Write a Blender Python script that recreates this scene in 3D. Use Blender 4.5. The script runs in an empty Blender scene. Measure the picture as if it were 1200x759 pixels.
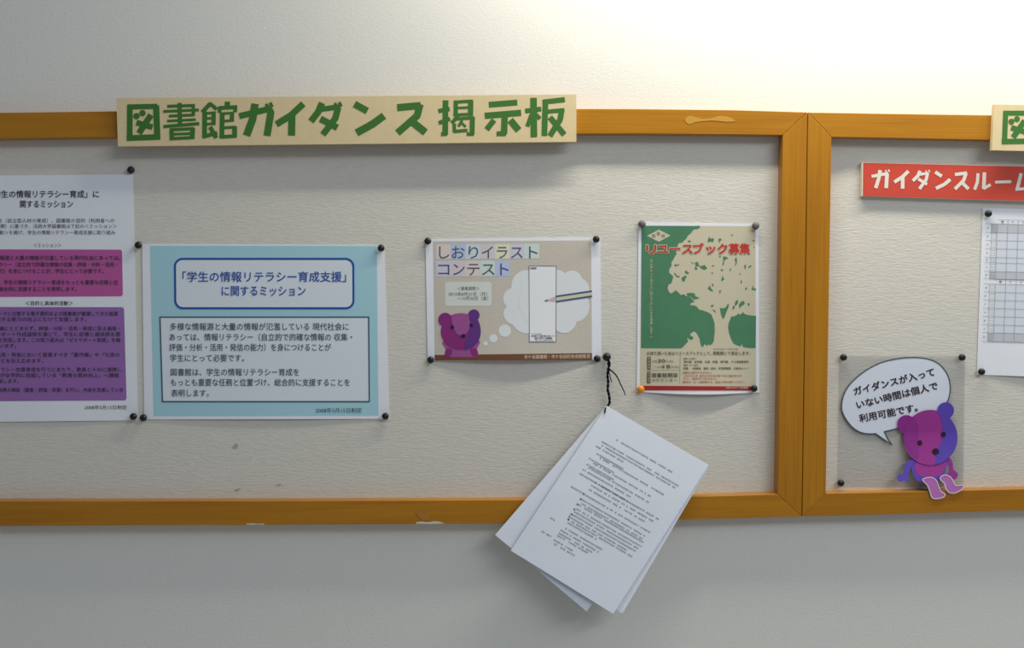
import bpy, bmesh, math, random
from mathutils import Vector, Euler
from mathutils.geometry import tessellate_polygon

random.seed(7)
sc = bpy.context.scene
COL = sc.collection

# ------------------------------------------------------------------ camera
F = 1150.0                       # focal length in pixels of a 1200 px wide frame
CAM = Vector((0.0, -1.69, 1.55))
YAW, PITCH = 0.043, 0.047
cd = bpy.data.cameras.new('camera')
cd.sensor_width = 36.0
cd.lens = F * 36.0 / 1200.0
cam = bpy.data.objects.new('camera', cd)
cam.location = CAM
cam.rotation_euler = (math.pi / 2 - PITCH, 0, -YAW)
COL.objects.link(cam)
sc.camera = cam

# ------------------------------------------------------------------ light
w = bpy.data.worlds.new('room_light')
sc.world = w
w.use_nodes = True
w.node_tree.nodes['Background'].inputs[0].default_value = (0.76, 0.86, 1.0, 1)
w.node_tree.nodes['Background'].inputs[1].default_value = 0.235

def area(name, loc, aim, sx, sy, power, col):
    l = bpy.data.lights.new(name, 'AREA')
    l.shape = 'RECTANGLE'
    l.size, l.size_y, l.energy, l.color = sx, sy, power, col
    o = bpy.data.objects.new(name, l)
    o.location = loc
    d = Vector(aim) - Vector(loc)
    o.rotation_euler = d.to_track_quat('-Z', 'Y').to_euler()
    COL.objects.link(o)
    return o

# tube lamp close to the wall above the boards, towards the right end
area('wall_tube_lamp', (0.80, -0.240, 2.45), (0.78, -0.06, 1.6), 1.50, 0.020, 16.8, (1.0, 0.95, 0.80))
# long row of tubes deeper in the room
area('room_tube_lamp', (2.5, -3.4, 3.9), (0.6, 0, 1.5), 3.0, 0.10, 38.0, (0.93, 0.96, 1.0))
# added soft fill from the right, replacing part of the even ambient light
area('soft_fill_right', (3.0, -2.2, 3.6), (1.2, 0, 1.4), 2.6, 1.6, 26.0, (0.86, 0.93, 1.0))

sc.view_settings.view_transform = 'Standard'
sc.view_settings.look = 'None'
sc.view_settings.gamma = 1.0
sc.view_settings.exposure = 0.0
sc.view_settings.use_curve_mapping = False

# ------------------------------------------------------------------ helpers
ROT = Euler((math.pi / 2 - PITCH, 0, -YAW)).to_matrix()

def W(px, py, depth=0.0):
    """Point on the plane `depth` metres in front of the wall (wall is y=0)."""
    r = ROT @ Vector(((px - 600.0) / F, -(py - 379.5) / F, -1.0))
    t = (-depth - CAM.y) / r.y
    return CAM + r * t

MATS = {}

def lin(c):
    return tuple(((v / 255.0) / 12.92 if v / 255.0 <= 0.04045 else ((v / 255.0 + 0.055) / 1.055) ** 2.4) for v in c) + (1,)

def mat(name, rgb, rough=0.6, spec=0.3, mottled=0.0, scale=60.0):
    if name in MATS:
        return MATS[name]
    m = bpy.data.materials.new(name)
    m.use_nodes = True
    nt = m.node_tree
    b = nt.nodes['Principled BSDF']
    b.inputs['Roughness'].default_value = rough
    b.inputs['Specular IOR Level'].default_value = spec
    c = lin(rgb)
    b.inputs['Base Color'].default_value = c
    if mottled > 0:
        tc = nt.nodes.new('ShaderNodeTexCoord')
        n = nt.nodes.new('ShaderNodeTexNoise')
        n.inputs['Scale'].default_value = scale
        n.inputs['Detail'].default_value = 4
        nt.links.new(tc.outputs['Object'], n.inputs['Vector'])
        r = nt.nodes.new('ShaderNodeValToRGB')
        r.color_ramp.elements[0].position = 0.3
        r.color_ramp.elements[1].position = 0.7
        r.color_ramp.elements[0].color = tuple(v * (1 - mottled) for v in c[:3]) + (1,)
        r.color_ramp.elements[1].color = tuple(min(1, v * (1 + mottled)) for v in c[:3]) + (1,)
        nt.links.new(n.outputs['Fac'], r.inputs['Fac'])
        nt.links.new(r.outputs['Color'], b.inputs['Base Color'])
    MATS[name] = m
    return m

def bump_mat(name, rgb, layers, rough=0.8, tint=0.04):
    """layers: (scale xyz, noise detail, strength, distance)"""
    m = bpy.data.materials.new(name)
    m.use_nodes = True
    nt = m.node_tree
    b = nt.nodes['Principled BSDF']
    b.inputs['Roughness'].default_value = rough
    b.inputs['Specular IOR Level'].default_value = 0.25
    tc = nt.nodes.new('ShaderNodeTexCoord')
    prev = None
    first = None
    for sc_, det, st, dist in layers:
        mp = nt.nodes.new('ShaderNodeMapping')
        mp.inputs['Scale'].default_value = sc_
        nt.links.new(tc.outputs['Object'], mp.inputs['Vector'])
        n = nt.nodes.new('ShaderNodeTexNoise')
        n.inputs['Scale'].default_value = 1.0
        n.inputs['Detail'].default_value = det
        n.inputs['Distortion'].default_value = 0.4
        nt.links.new(mp.outputs['Vector'], n.inputs['Vector'])
        first = first or n
        bp = nt.nodes.new('ShaderNodeBump')
        bp.inputs['Strength'].default_value = st
        bp.inputs['Distance'].default_value = dist
        nt.links.new(n.outputs['Fac'], bp.inputs['Height'])
        if prev:
            nt.links.new(prev.outputs['Normal'], bp.inputs['Normal'])
        prev = bp
    nt.links.new(prev.outputs['Normal'], b.inputs['Normal'])
    c = lin(rgb)
    r = nt.nodes.new('ShaderNodeValToRGB')
    r.color_ramp.elements[0].position = 0.3
    r.color_ramp.elements[1].position = 0.7
    r.color_ramp.elements[0].color = tuple(v * (1 - tint) for v in c[:3]) + (1,)
    r.color_ramp.elements[1].color = tuple(min(1, v * (1 + tint)) for v in c[:3]) + (1,)
    nt.links.new(first.outputs['Fac'], r.inputs['Fac'])
    nt.links.new(r.outputs['Color'], b.inputs['Base Color'])
    return m

def wood_mat(name, axis):
    m = bpy.data.materials.new(name)
    m.use_nodes = True
    nt = m.node_tree
    b = nt.nodes['Principled BSDF']
    b.inputs['Roughness'].default_value = 0.30
    b.inputs['Specular IOR Level'].default_value = 0.4
    tc = nt.nodes.new('ShaderNodeTexCoord')
    def noise(s, det):
        mp = nt.nodes.new('ShaderNodeMapping')
        mp.inputs['Scale'].default_value = s
        nt.links.new(tc.outputs['Object'], mp.inputs['Vector'])
        n = nt.nodes.new('ShaderNodeTexNoise')
        n.inputs['Scale'].default_value = 1.0
        n.inputs['Detail'].default_value = det
        nt.links.new(mp.outputs['Vector'], n.inputs['Vector'])
        return n
    g = noise((6, 300, 300) if axis == 'x' else (300, 300, 6), 5)
    k = noise((3, 30, 30) if axis == 'x' else (30, 30, 3), 3)
    mx = nt.nodes.new('ShaderNodeMix')
    mx.inputs[0].default_value = 0.5
    nt.links.new(g.outputs['Fac'], mx.inputs[2])
    nt.links.new(k.outputs['Fac'], mx.inputs[3])
    r = nt.nodes.new('ShaderNodeValToRGB')
    r.color_ramp.elements[0].position = 0.30
    r.color_ramp.elements[1].position = 0.70
    r.color_ramp.elements[0].color = lin((162, 104, 16))
    r.color_ramp.elements[1].color = lin((190, 130, 24))
    nt.links.new(mx.outputs[0], r.inputs['Fac'])
    nt.links.new(r.outputs['Color'], b.inputs['Base Color'])
    bp = nt.nodes.new('ShaderNodeBump')
    bp.inputs['Strength'].default_value = 0.15
    bp.inputs['Distance'].default_value = 0.0005
    nt.links.new(g.outputs['Fac'], bp.inputs['Height'])
    nt.links.new(bp.outputs['Normal'], b.inputs['Normal'])
    return m

def link_mesh(name, verts, faces, m, parent=None, smooth=False, origin=None):
    """One mesh object; its origin is moved to `origin` (world) when given."""
    me = bpy.data.meshes.new(name)
    base = Vector(parent['_at']) if (parent is not None and '_at' in parent) else Vector((0, 0, 0))
    off = origin if origin is not None else base
    me.from_pydata([tuple(Vector(v) - off) for v in verts], [], faces)
    me.update()
    if smooth:
        for p in me.polygons:
            p.use_smooth = True
    o = bpy.data.objects.new(name, me)
    COL.objects.link(o)
    me.materials.append(m)
    if parent is not None:
        o.parent = parent
        o.location = off - base
    else:
        o.location = off
    return o

def thing(name, at, label, cat, group=None):
    o = bpy.data.objects.new(name, None)
    o.empty_display_size = 0.02
    COL.objects.link(o)
    o.location = at
    o['_at'] = tuple(at)
    o['label'], o['category'] = label, cat
    if group:
        o['group'] = group
    return o

def tag(o, label, cat, group=None):
    o['label'], o['category'] = label, cat
    if group:
        o['group'] = group
    return o

class Sheet:
    """A surface lying parallel to the wall: depth(px,py) gives its distance from the wall."""
    def __init__(self, depth):
        self.depth = depth if callable(depth) else (lambda x, y, d=depth: d)
        self.curved = callable(depth)
    def P(self, x, y, lift=0.0):
        return W(x, y, self.depth(x, y) + lift)

def cut_grid(bm, pts, step):
    xs = [p[0] for p in pts]; ys = [p[1] for p in pts]
    x = min(xs) + step
    while x < max(xs) - 0.5:
        bmesh.ops.bisect_plane(bm, geom=bm.verts[:] + bm.edges[:] + bm.faces[:], plane_co=(x, 0, 0), plane_no=(1, 0, 0))
        x += step
    y = min(ys) + step
    while y < max(ys) - 0.5:
        bmesh.ops.bisect_plane(bm, geom=bm.verts[:] + bm.edges[:] + bm.faces[:], plane_co=(0, y, 0), plane_no=(0, 1, 0))
        y += step

def flat_geo(sheet, polys, lift, step=10.0):
    verts, faces = [], []
    for ip, pts in enumerate(polys):
        lf = lift + 1.6e-5 * (ip % 12)
        bm = bmesh.new()
        vs = [bm.verts.new((p[0], p[1], 0)) for p in pts]
        tri = tessellate_polygon([[Vector((p[0], p[1], 0)) for p in pts]])
        for t in tri:
            try:
                f = bm.faces.new([vs[i] for i in t])
            except ValueError:
                pass
        if sheet.curved:
            cut_grid(bm, pts, step)
        bm.normal_update()
        for f in bm.faces:            # pixel space has y down: facing -z there faces the camera
            if f.normal.z > 0:
                f.normal_flip()
        n0 = len(verts)
        bm.verts.ensure_lookup_table(); bm.verts.index_update()
        verts += [sheet.P(v.co.x, v.co.y, lf) for v in bm.verts]
        faces += [[n0 + v.index for v in f.verts] for f in bm.faces]
        bm.free()
    return verts, faces

def flat(name, sheet, polys, lift, m, parent, step=10.0, label=None, smooth=True):
    v, f = flat_geo(sheet, polys, lift, step)
    o = link_mesh(name, v, f, m, parent, smooth=smooth and sheet.curved)
    if label:
        o['label'] = label
    return o

def rect(x0, y0, x1, y1):
    return [(x0, y0), (x1, y0), (x1, y1), (x0, y1)]

def ell(cx, cy, rx, ry=None, n=28, rot=0.0):
    ry = rx if ry is None else ry
    out = []
    for i in range(n):
        a = 2 * math.pi * i / n
        x, y = rx * math.cos(a), ry * math.sin(a)
        out.append((cx + x * math.cos(rot) - y * math.sin(rot), cy + x * math.sin(rot) + y * math.cos(rot)))
    return out

def rrect(q, r, n=6):
    """rounded quad; q = TL,TR,BR,BL"""
    out = []
    for i in range(4):
        p = Vector(q[i]); a = Vector(q[i - 1]); b = Vector(q[(i + 1) % 4])
        da, db = (a - p).normalized(), (b - p).normalized()
        c = p + (da + db) * r
        for k in range(n + 1):
            t = math.pi / 2 * k / n
            v = c - db * r * math.cos(t) - da * r * math.sin(t)
            out.append((v.x, v.y))
    return out

def spline(pts, n=5):
    """closed Catmull-Rom"""
    out = []
    L = len(pts)
    for i in range(L):
        p0, p1, p2, p3 = [Vector(pts[(i + k - 1) % L]) for k in range(4)]
        for j in range(n):
            t = j / n
            v = 0.5 * ((2 * p1) + (p2 - p0) * t + (2 * p0 - 5 * p1 + 4 * p2 - p3) * t * t + (3 * p1 - p0 - 3 * p2 + p3) * t ** 3)
            out.append((v.x, v.y))
    return out

def stroke(pts, wd):
    """polyline of constant width with square ends -> outline polygons (one quad per segment, discs at joints)"""
    out = []
    for i in range(len(pts) - 1):
        a, b = Vector(pts[i]), Vector(pts[i + 1])
        d = (b - a)
        if d.length < 1e-6:
            continue
        n = Vector((-d.y, d.x)).normalized() * wd / 2
        out.append([tuple(a + n), tuple(b + n), tuple(b - n), tuple(a - n)])
        if i:
            out.append(ell(a.x, a.y, wd / 2, n=12))
    return out

def outline(pts, wd):
    """closed ring along a polygon"""
    out = []
    L = len(pts)
    for i in range(L):
        a, b = Vector(pts[i]), Vector(pts[(i + 1) % L])
        d = b - a
        if d.length < 1e-6:
            continue
        u = d.normalized() * wd * 0.35
        n = Vector((-d.y, d.x)).normalized() * wd / 2
        a2, b2 = a - u, b + u
        out.append([tuple(a2 + n), tuple(b2 + n), tuple(b2 - n), tuple(a2 - n)])
    return out

def grid_sheet(name, sheet, q, m, parent, nx=14, ny=12, thick=0.0004, lift=0.0, wob=0.0):
    """paper: q = TL,TR,BR,BL in picture coordinates, thin but solid"""
    TL, TR, BR, BL = [Vector(p) for p in q]
    fr, bk = [], []
    for j in range(ny + 1):
        for i in range(nx + 1):
            u, v = i / nx, j / ny
            p = (TL * (1 - u) + TR * u) * (1 - v) + (BL * (1 - u) + BR * u) * v
            if wob:
                p.y += wob * math.sin(math.pi * u) * v ** 3
            fr.append(sheet.P(p.x, p.y, lift))
            bk.append(sheet.P(p.x, p.y, lift - thick))
    N = len(fr)
    faces = []
    idx = lambda i, j: j * (nx + 1) + i
    for j in range(ny):
        for i in range(nx):
            a, b, c, d = idx(i, j), idx(i + 1, j), idx(i + 1, j + 1), idx(i, j + 1)
            faces.append([a, d, c, b])
            faces.append([a + N, b + N, c + N, d + N])
    ring = [idx(i, 0) for i in range(nx)] + [idx(nx, j) for j in range(ny)] + [idx(i, ny) for i in range(nx, 0, -1)] + [idx(0, j) for j in range(ny, 0, -1)]
    for k in range(len(ring)):
        a, b = ring[k], ring[(k + 1) % len(ring)]
        faces.append([a, b, b + N, a + N])
    o = link_mesh(name, fr + bk, faces, m, parent)
    return o

_tc = bpy.data.curves.new('type', 'FONT')
_to = bpy.data.objects.new('type', _tc)
COL.objects.link(_to)

def glyphs(s, bold=0.0, res=2, stack=False):
    _tc.body = s
    _tc.offset = bold
    _tc.resolution_u = res
    dg = bpy.context.evaluated_depsgraph_get()
    dg.update()
    e = _to.evaluated_get(dg)
    me = e.to_mesh()
    vs = [(v.co.x, v.co.y) for v in me.vertices]
    fs = [list(p.vertices) for p in me.polygons]
    e.to_mesh_clear()
    return vs, fs

def lettering(name, sheet, lines, lift, m, parent, res=2, label=None):
    """lines: (text, x0,y0, x1,y1, height px, bold) - centre line end points; all joined into one printed layer"""
    V, Fc = [], []
    for ln in lines:
        s, x0, y0, x1, y1, h = ln[:6]
        bold = ln[6] if len(ln) > 6 else 0.0
        vs, fs = glyphs(s, 0.0, res)
        if not vs:
            continue
        mn = min(v[0] for v in vs); mx = max(v[0] for v in vs)
        d = Vector((x1 - x0, y1 - y0)); L = d.length; d /= L
        up = Vector((d.y, -d.x))
        # heavier weights: the same glyph overprinted a hair to every side
        if bold <= 0:
            sh_ = [(0, 0)]
        else:
            k = 4 if bold < 0.05 else 10
            sh_ = [(bold * 1.5 * math.cos(2 * math.pi * j / k + 0.785), bold * 1.5 * math.sin(2 * math.pi * j / k + 0.785)) for j in range(k)]
        for j, (ox, oy) in enumerate(sh_):
            n0 = len(V)
            for (x, y) in vs:
                p = Vector((x0, y0)) + d * ((x - mn) / (mx - mn) * L + ox * h) + up * ((y + oy - 0.38) * h)
                V.append(sheet.P(p.x, p.y, lift + 1.5e-5 * j))
            Fc += [[n0 + i for i in f] for f in fs]
    o = link_mesh(name, V, Fc, m, parent)
    o['kind'] = 'stuff'          # a layer of print
    if label:
        o['label'] = label
    return o

def tube(path, radii, sides=8):
    """verts/faces of a capped tube along world points"""
    verts, faces = [], []
    for i, p in enumerate(path):
        a = path[max(0, i - 1)]; b = path[min(len(path) - 1, i + 1)]
        t = (b - a).normalized()
        n = t.cross(Vector((0, 1, 0)))
        if n.length < 1e-4:
            n = t.cross(Vector((1, 0, 0)))
        n.normalize()
        bn = t.cross(n)
        r = radii[i] if isinstance(radii, (list, tuple)) else radii
        for k in range(sides):
            an = 2 * math.pi * k / sides
            verts.append(p + (n * math.cos(an) + bn * math.sin(an)) * r)
    for i in range(len(path) - 1):
        for k in range(sides):
            a = i * sides + k; b = i * sides + (k + 1) % sides
            faces.append([a, b, b + sides, a + sides])
    faces.append(list(range(sides))[::-1])
    faces.append([(len(path) - 1) * sides + k for k in range(sides)])
    return verts, faces

# ------------------------------------------------------------------ materials
M_wall = bump_mat('wall_paint', (227, 226, 220), [((190, 190, 260), 3, 0.3, 0.0010), ((420, 420, 420), 2, 0.3, 0.0006)], 0.75, 0.015)
M_board = bump_mat('embossed_board_cloth', (217, 213, 203), [((85, 85, 430), 1, 0.42, 0.0010), ((170, 170, 800), 1, 0.35, 0.0006)], 0.85, 0.03)
M_wx = wood_mat('varnished_wood_lengthwise', 'x')
M_wz = wood_mat('varnished_wood_upright', 'z')
M_paper = mat('white_paper', (236, 239, 246), 0.5, 0.35, 0.015, 30)
M_foam = mat('cream_foam_board', (222, 203, 160), 0.7, 0.2, 0.03, 80)
M_foam_edge = mat('white_foam_edge', (228, 222, 205), 0.7)
M_green = mat('green_letter_ink', (62, 116, 48), 0.6)
M_red = mat('red_sign_paper', (206, 74, 58), 0.6, 0.3, 0.03, 25)
M_white_ink = mat('white_letter', (232, 226, 214), 0.6)
M_black = mat('black_plastic', (24, 22, 24), 0.35, 0.5)
M_greypin = mat('grey_plastic', (104, 98, 92), 0.35, 0.5)
M_orange = mat('orange_plastic', (232, 150, 32), 0.35, 0.5)
M_ink = mat('dark_print_ink', (66, 64, 78), 0.6)
M_ink_soft = mat('soft_print_ink', (108, 108, 116), 0.6)
M_string = mat('black_string', (22, 22, 34), 0.85, 0.15)

# ------------------------------------------------------------------ setting
def box_geo(x0, x1, y0, y1, z0, z1):
    v = [(x, y, z) for x in (x0, x1) for y in (y0, y1) for z in (z0, z1)]
    f = [[0, 1, 3, 2], [4, 6, 7, 5], [0, 4, 5, 1], [2, 3, 7, 6], [0, 2, 6, 4], [1, 5, 7, 3]]
    return [Vector(p) for p in v], f

v, f = box_geo(-3.5, 4.0, 0.0, 0.12, 0.0, 4.4)
wl = link_mesh('wall_back', v, f, M_wall)
wl['kind'] = 'structure'
M_floor = mat('pale_floor', (196, 192, 184), 0.5, 0.3, 0.05, 8)
v, f = box_geo(-3.5, 4.0, -5.0, 0.12, -0.05, 0.0)
fl = link_mesh('floor', v, f, M_floor)
fl['kind'] = 'structure'

# ------------------------------------------------------------------ notice boards
FRONT, FACE = 0.026, 0.0045      # rail face and board surface, metres out from the wall

def rail(name, A, B, m, parent, back=0.0006, front=FRONT):
    """timber between two lines of picture points (A outer edge, B inner edge)"""
    n = len(A)
    fr = [W(x, y, front) for x, y in A] + [W(x, y, front) for x, y in B]
    bk = [Vector((p.x, -back, p.z)) for p in fr]
    N = 2 * n
    faces = []
    for i in range(n - 1):
        faces.append([i, i + 1, n + i + 1, n + i])
        faces.append([N + i, N + n + i, N + n + i + 1, N + i + 1])
        faces.append([i, N + i, N + i + 1, i + 1])
        faces.append([n + i, n + i + 1, N + n + i + 1, N + n + i])
    faces.append([0, n, N + n, N])
    faces.append([n - 1, N + n - 1, N + 2 * n - 1, 2 * n - 1])
    o = link_mesh(name, fr + bk, faces, m, parent)
    bm = bmesh.new(); bm.from_mesh(o.data)
    bmesh.ops.recalc_face_normals(bm, faces=bm.faces)
    bm.to_mesh(o.data); bm.free()
    md = o.modifiers.new('soft_edge', 'BEVEL')
    md.width = 0.0009; md.segments = 2; md.limit_method = 'ANGLE'
    return o

def panel(parent, q):
    P = [W(x, y, FACE) for x, y in q]
    B = [Vector((p.x, -0.0006, p.z)) for p in P]
    o = link_mesh('backing_panel', P + B, [[0, 3, 2, 1], [4, 5, 6, 7], [0, 1, 5, 4], [1, 2, 6, 5], [2, 3, 7, 6], [3, 0, 4, 7]], M_board, parent)
    return o

def worn(parent, pts, m, lift=0.0005, depth=FRONT, name='worn_spot', label=None):
    s = Sheet(depth)
    return flat(name, s, pts, lift, m, parent, label=label)

lb = thing('notice_board', W(320, 604, 0.0), 'x', 'notice board')
lb['label'] = 'wide wood-framed notice board holding the blue poster and the hanging white sheets'
panel(lb, [(-290, 152), (925, 146), (921, 592), (-290, 605)])
rail('top_rail', [(-310, 136), (0, 132), (136, 130.3), (300, 128.8), (600, 127.2), (750, 127.6), (860, 128.9), (946, 131.4)],
     [(-281, 166.5), (0, 162.3), (136, 160.7), (300, 159), (600, 156.6), (750, 156.8), (860, 157.6), (917.2, 158.4)], M_wx, lb)
rail('bottom_rail', [(-310, 619), (0, 616.3), (150, 615.4), (300, 615), (590, 613.2), (750, 610), (860, 607.2), (939.3, 604.8)],
     [(-285, 590), (0, 587.2), (150, 587), (300, 587), (600, 585.8), (750, 583.2), (860, 580.3), (911.3, 578.7)], M_wx, lb)
rail('side_rail', [(946.2, 131.4), (939.5, 604.8)], [(917.2, 158.4), (911.3, 578.7)], M_wz, lb)
rail('side_rail', [(-310, 136), (-310, 619)], [(-281, 166.5), (-285, 590)], M_wz, lb)
M_chip = mat('bare_chipped_wood', (214, 202, 182), 0.8)
M_scuff = mat('pale_scuff', (196, 146, 54), 0.6)
M_scuff2 = mat('dull_scuff', (176, 122, 44), 0.7)
worn(lb, [[(487, 611.8), (494, 610.6), (502, 611.6), (509, 610.2), (516, 611), (521, 613.2), (505, 613.7), (488, 613.4)]], M_chip, label='bare chip at the lower edge')
worn(lb, [[(288, 613.4), (296, 612.8), (302, 613.5), (309, 613), (310, 614.5), (289, 614.6)]], M_chip, label='small bare chip at the lower edge')
worn(lb, [[(486, 599), (492, 597), (500, 602), (507, 610), (494, 609)]], M_scuff2, label='dull scuff on the bottom rail')
worn(lb, [spline([(803, 139), (808, 135.5), (815, 137), (822, 139), (834, 138.5), (842, 135.8), (852, 136.5), (858, 139), (862, 142), (850, 142.6), (838, 141.4), (828, 141.6), (816, 143), (808, 145.5), (804, 143)], 3)], M_scuff, label='pale smear of worn varnish on the top rail')

M_smudge = mat('grey_smudge', (176, 172, 164), 0.85)
worn(lb, [[(272, 524), (276, 519), (280, 522), (276, 526)]], M_smudge, depth=FACE, name='smudge', label='faint grey smudge on the cloth')
worn(lb, [[(273, 574.5), (279, 572.5), (283, 571.5), (279, 575)]], M_smudge, depth=FACE, name='smudge', label='small grey smudge near the bottom rail')
worn(lb, [[(323, 568), (327, 567), (331, 568.4), (326, 569.2)]], M_smudge, depth=FACE, name='smudge', label='small grey smudge near the bottom rail')

rb = thing('notice_board', W(1200, 600, 0.0), 'wood-framed notice board holding the red sign and the bear cut-out', 'notice board')
panel(rb, [(965, 150), (1720, 160), (1720, 575), (958, 590)])
rail('top_rail', [(947.0, 131.6), (1020, 132.8), (1160, 134.9), (1200, 136), (1400, 141.5), (1750, 152)],
     [(974.5, 160.6), (1010, 161.2), (1160, 163.9), (1200, 165), (1400, 169.5), (1722, 179)], M_wx, rb)
rail('bottom_rail', [(940.3, 604.9), (1020, 603), (1200, 597.6), (1400, 592), (1750, 582)],
     [(967.8, 577.8), (1020, 576.9), (1200, 572.6), (1400, 566.5), (1722, 557)], M_wx, rb)
rail('side_rail', [(947.0, 131.6), (940.3, 604.9)], [(974.5, 160.6), (967.8, 577.8)], M_wz, rb)
rail('side_rail', [(1750, 152), (1750, 582)], [(1722, 179), (1722, 557)], M_wz, rb)

# ------------------------------------------------------------------ heading signs (strokes traced in the zoom frames)
A = lambda pts: [(x / 4 + 120, y / 4 + 90) for x, y in pts]
B = lambda pts: [(x / 4 + 400, y / 4 + 90) for x, y in pts]
TITLE = []
def T(fr, w_, *pl):
    for p in pl:
        TITLE.append((fr(p), w_ * 1.10 / 4))
# 図
T(A, 24, [(129, 132), (128, 296)]); T(A, 22, [(118, 141), (258, 138)]); T(A, 26, [(252, 134), (258, 290)]); T(A, 24, [(114, 287), (271, 281)])
T(A, 26, [(228, 178), (172, 264)]); T(A, 24, [(160, 214), (235, 236)])
DOTS = [ell(120 + 160 / 4, 90 + 184 / 4, 15 / 4, n=16), ell(120 + 188 / 4, 90 + 170 / 4, 15 / 4, n=16)]
# 書
T(A, 13, [(304, 138), (434, 134)]); T(A, 12, [(286, 162), (452, 155)]); T(A, 12, [(312, 184), (432, 178)]); T(A, 11, [(304, 207), (438, 200)])
T(A, 14, [(286, 233), (454, 219)]); T(A, 18, [(362, 122), (364, 226)]); T(A, 14, [(426, 132), (427, 182)])
T(A, 18, [(324, 246), (326, 294)]); T(A, 20, [(424, 240), (421, 290)]); T(A, 13, [(316, 248), (430, 242)]); T(A, 11, [(325, 269), (424, 265)]); T(A, 13, [(316, 290), (428, 284)])
# 館
T(A, 18, [(507, 124), (468, 166)]); T(A, 16, [(503, 124), (537, 152)]); T(A, 20, [(480, 162), (479, 284)]); T(A, 11, [(480, 171), (530, 168)])
T(A, 18, [(522, 162), (521, 226)]); T(A, 10, [(480, 195), (525, 193)]); T(A, 11, [(480, 222), (525, 219)]); T(A, 17, [(470, 281), (538, 262)]); T(A, 18, [(505, 234), (534, 286)])
T(A, 22, [(586, 116), (586, 142)]); T(A, 16, [(545, 146), (632, 141)]); T(A, 16, [(551, 140), (549, 168)]); T(A, 16, [(624, 138), (622, 166)])
T(A, 20, [(562, 166), (560, 288)]); T(A, 11, [(560, 172), (616, 169)]); T(A, 18, [(608, 168), (607, 210)]); T(A, 11, [(560, 208), (614, 204)])
T(A, 12, [(560, 239), (624, 235)]); T(A, 20, [(620, 232), (620, 284)]); T(A, 15, [(556, 281), (628, 277)])
# ガ
T(A, 26, [(642, 184), (788, 148)]); T(A, 30, [(780, 150), (790, 168), (772, 276)]); T(A, 32, [(716, 126), (704, 200), (676, 275)]); T(A, 13, [(768, 126), (778, 148)]); T(A, 13, [(786, 120), (797, 141)])
# イ
T(A, 28, [(942, 126), (884, 180), (816, 222)]); T(A, 30, [(889, 176), (887, 275)])
# ダ
T(A, 28, [(1030, 122), (1012, 164), (978, 208)]); T(A, 22, [(1022, 152), (1112, 140)]); T(A, 27, [(1106, 142), (1092, 195), (1034, 270)]); T(A, 27, [(1022, 196), (1102, 238)]); T(A, 12, [(1090, 122), (1100, 145)]); T(A, 12, [(1110, 118), (1121, 139)])
# ンス
T(B, 29, [(62, 127), (122, 160)]); T(B, 32, [(200, 182), (145, 222), (72, 262)])
T(B, 30, [(262, 144), (372, 134)]); T(B, 30, [(370, 128), (356, 182), (264, 262)]); T(B, 31, [(322, 202), (395, 260)])
# 掲
T(B, 18, [(455, 160), (508, 150)]); T(B, 24, [(489, 110), (487, 272)]); T(B, 16, [(468, 268), (495, 268)]); T(B, 17, [(457, 216), (510, 196)])
T(B, 18, [(537, 110), (536, 184)]); T(B, 13, [(530, 118), (616, 113)]); T(B, 22, [(607, 110), (606, 182)]); T(B, 10, [(532, 146), (608, 142)]); T(B, 12, [(530, 178), (616, 174)])
T(B, 16, [(548, 182), (518, 216)]); T(B, 13, [(532, 197), (622, 191)]); T(B, 21, [(615, 188), (613, 270)]); T(B, 15, [(588, 268), (622, 268)]); T(B, 15, [(530, 218), (530, 258)])
T(B, 14, [(526, 256), (592, 250)]); T(B, 12, [(566, 204), (550, 232)]); T(B, 10, [(560, 212), (584, 234)])
# 示
T(B, 24, [(692, 130), (825, 120)]); T(B, 26, [(673, 182), (843, 168)]); T(B, 27, [(766, 182), (763, 268)]); T(B, 20, [(728, 266), (772, 266)]); T(B, 24, [(716, 202), (682, 246)]); T(B, 29, [(792, 202), (832, 250)])
# 板
T(B, 20, [(862, 160), (937, 150)]); T(B, 28, [(901, 98), (903, 282)]); T(B, 18, [(892, 176), (872, 232)]); T(B, 17, [(910, 174), (932, 196)])
T(B, 21, [(944, 118), (1048, 106)]); T(B, 24, [(957, 114), (952, 276)]); T(B, 17, [(962, 163), (1046, 155)]); T(B, 24, [(1034, 152), (1026, 200), (978, 276)]); T(B, 23, [(978, 188), (1046, 270)])

def slab(name, q, back, front, m, parent):
    P = [W(x, y, front) for x, y in q]
    K = [Vector((p.x, -back, p.z)) for p in P]
    return link_mesh(name, P + K, [[0, 3, 2, 1], [4, 5, 6, 7], [0, 1, 5, 4], [1, 2, 6, 5], [2, 3, 7, 6], [3, 0, 4, 7]], m, parent)

SB, SF = FRONT + 0.0010, FRONT + 0.0085
def heading(q, tf, label):
    s = thing('heading_sign', W((q[0][0] + q[1][0]) / 2, (q[2][1] + q[3][1]) / 2, SF), label, 'sign')
    slab('sign_board', q, SB, SF, M_foam, s)
    sh = Sheet(SF)
    edges = [119, 190, 235, 279, 321, 361, 404, 458, 506, 560, 612, 670]
    for k in range(11):
        polys = []
        for pts, wd in TITLE:
            mx_ = sum(p[0] for p in pts) / len(pts)
            if edges[k] <= mx_ < edges[k + 1]:
                polys += [[tf(p) for p in pg] for pg in stroke(pts, wd)]
        if k == 0:
            polys += [[tf(p) for p in d] for d in DOTS]
        flat('letter', sh, polys, 0.0004, M_green, s)
    return s
heading([(136.4, 115), (675.3, 110.6), (675.5, 166), (138.2, 171.3)], lambda p: p,
        'long cream sign with green Japanese lettering fixed over the top rail, shown whole')
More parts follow.
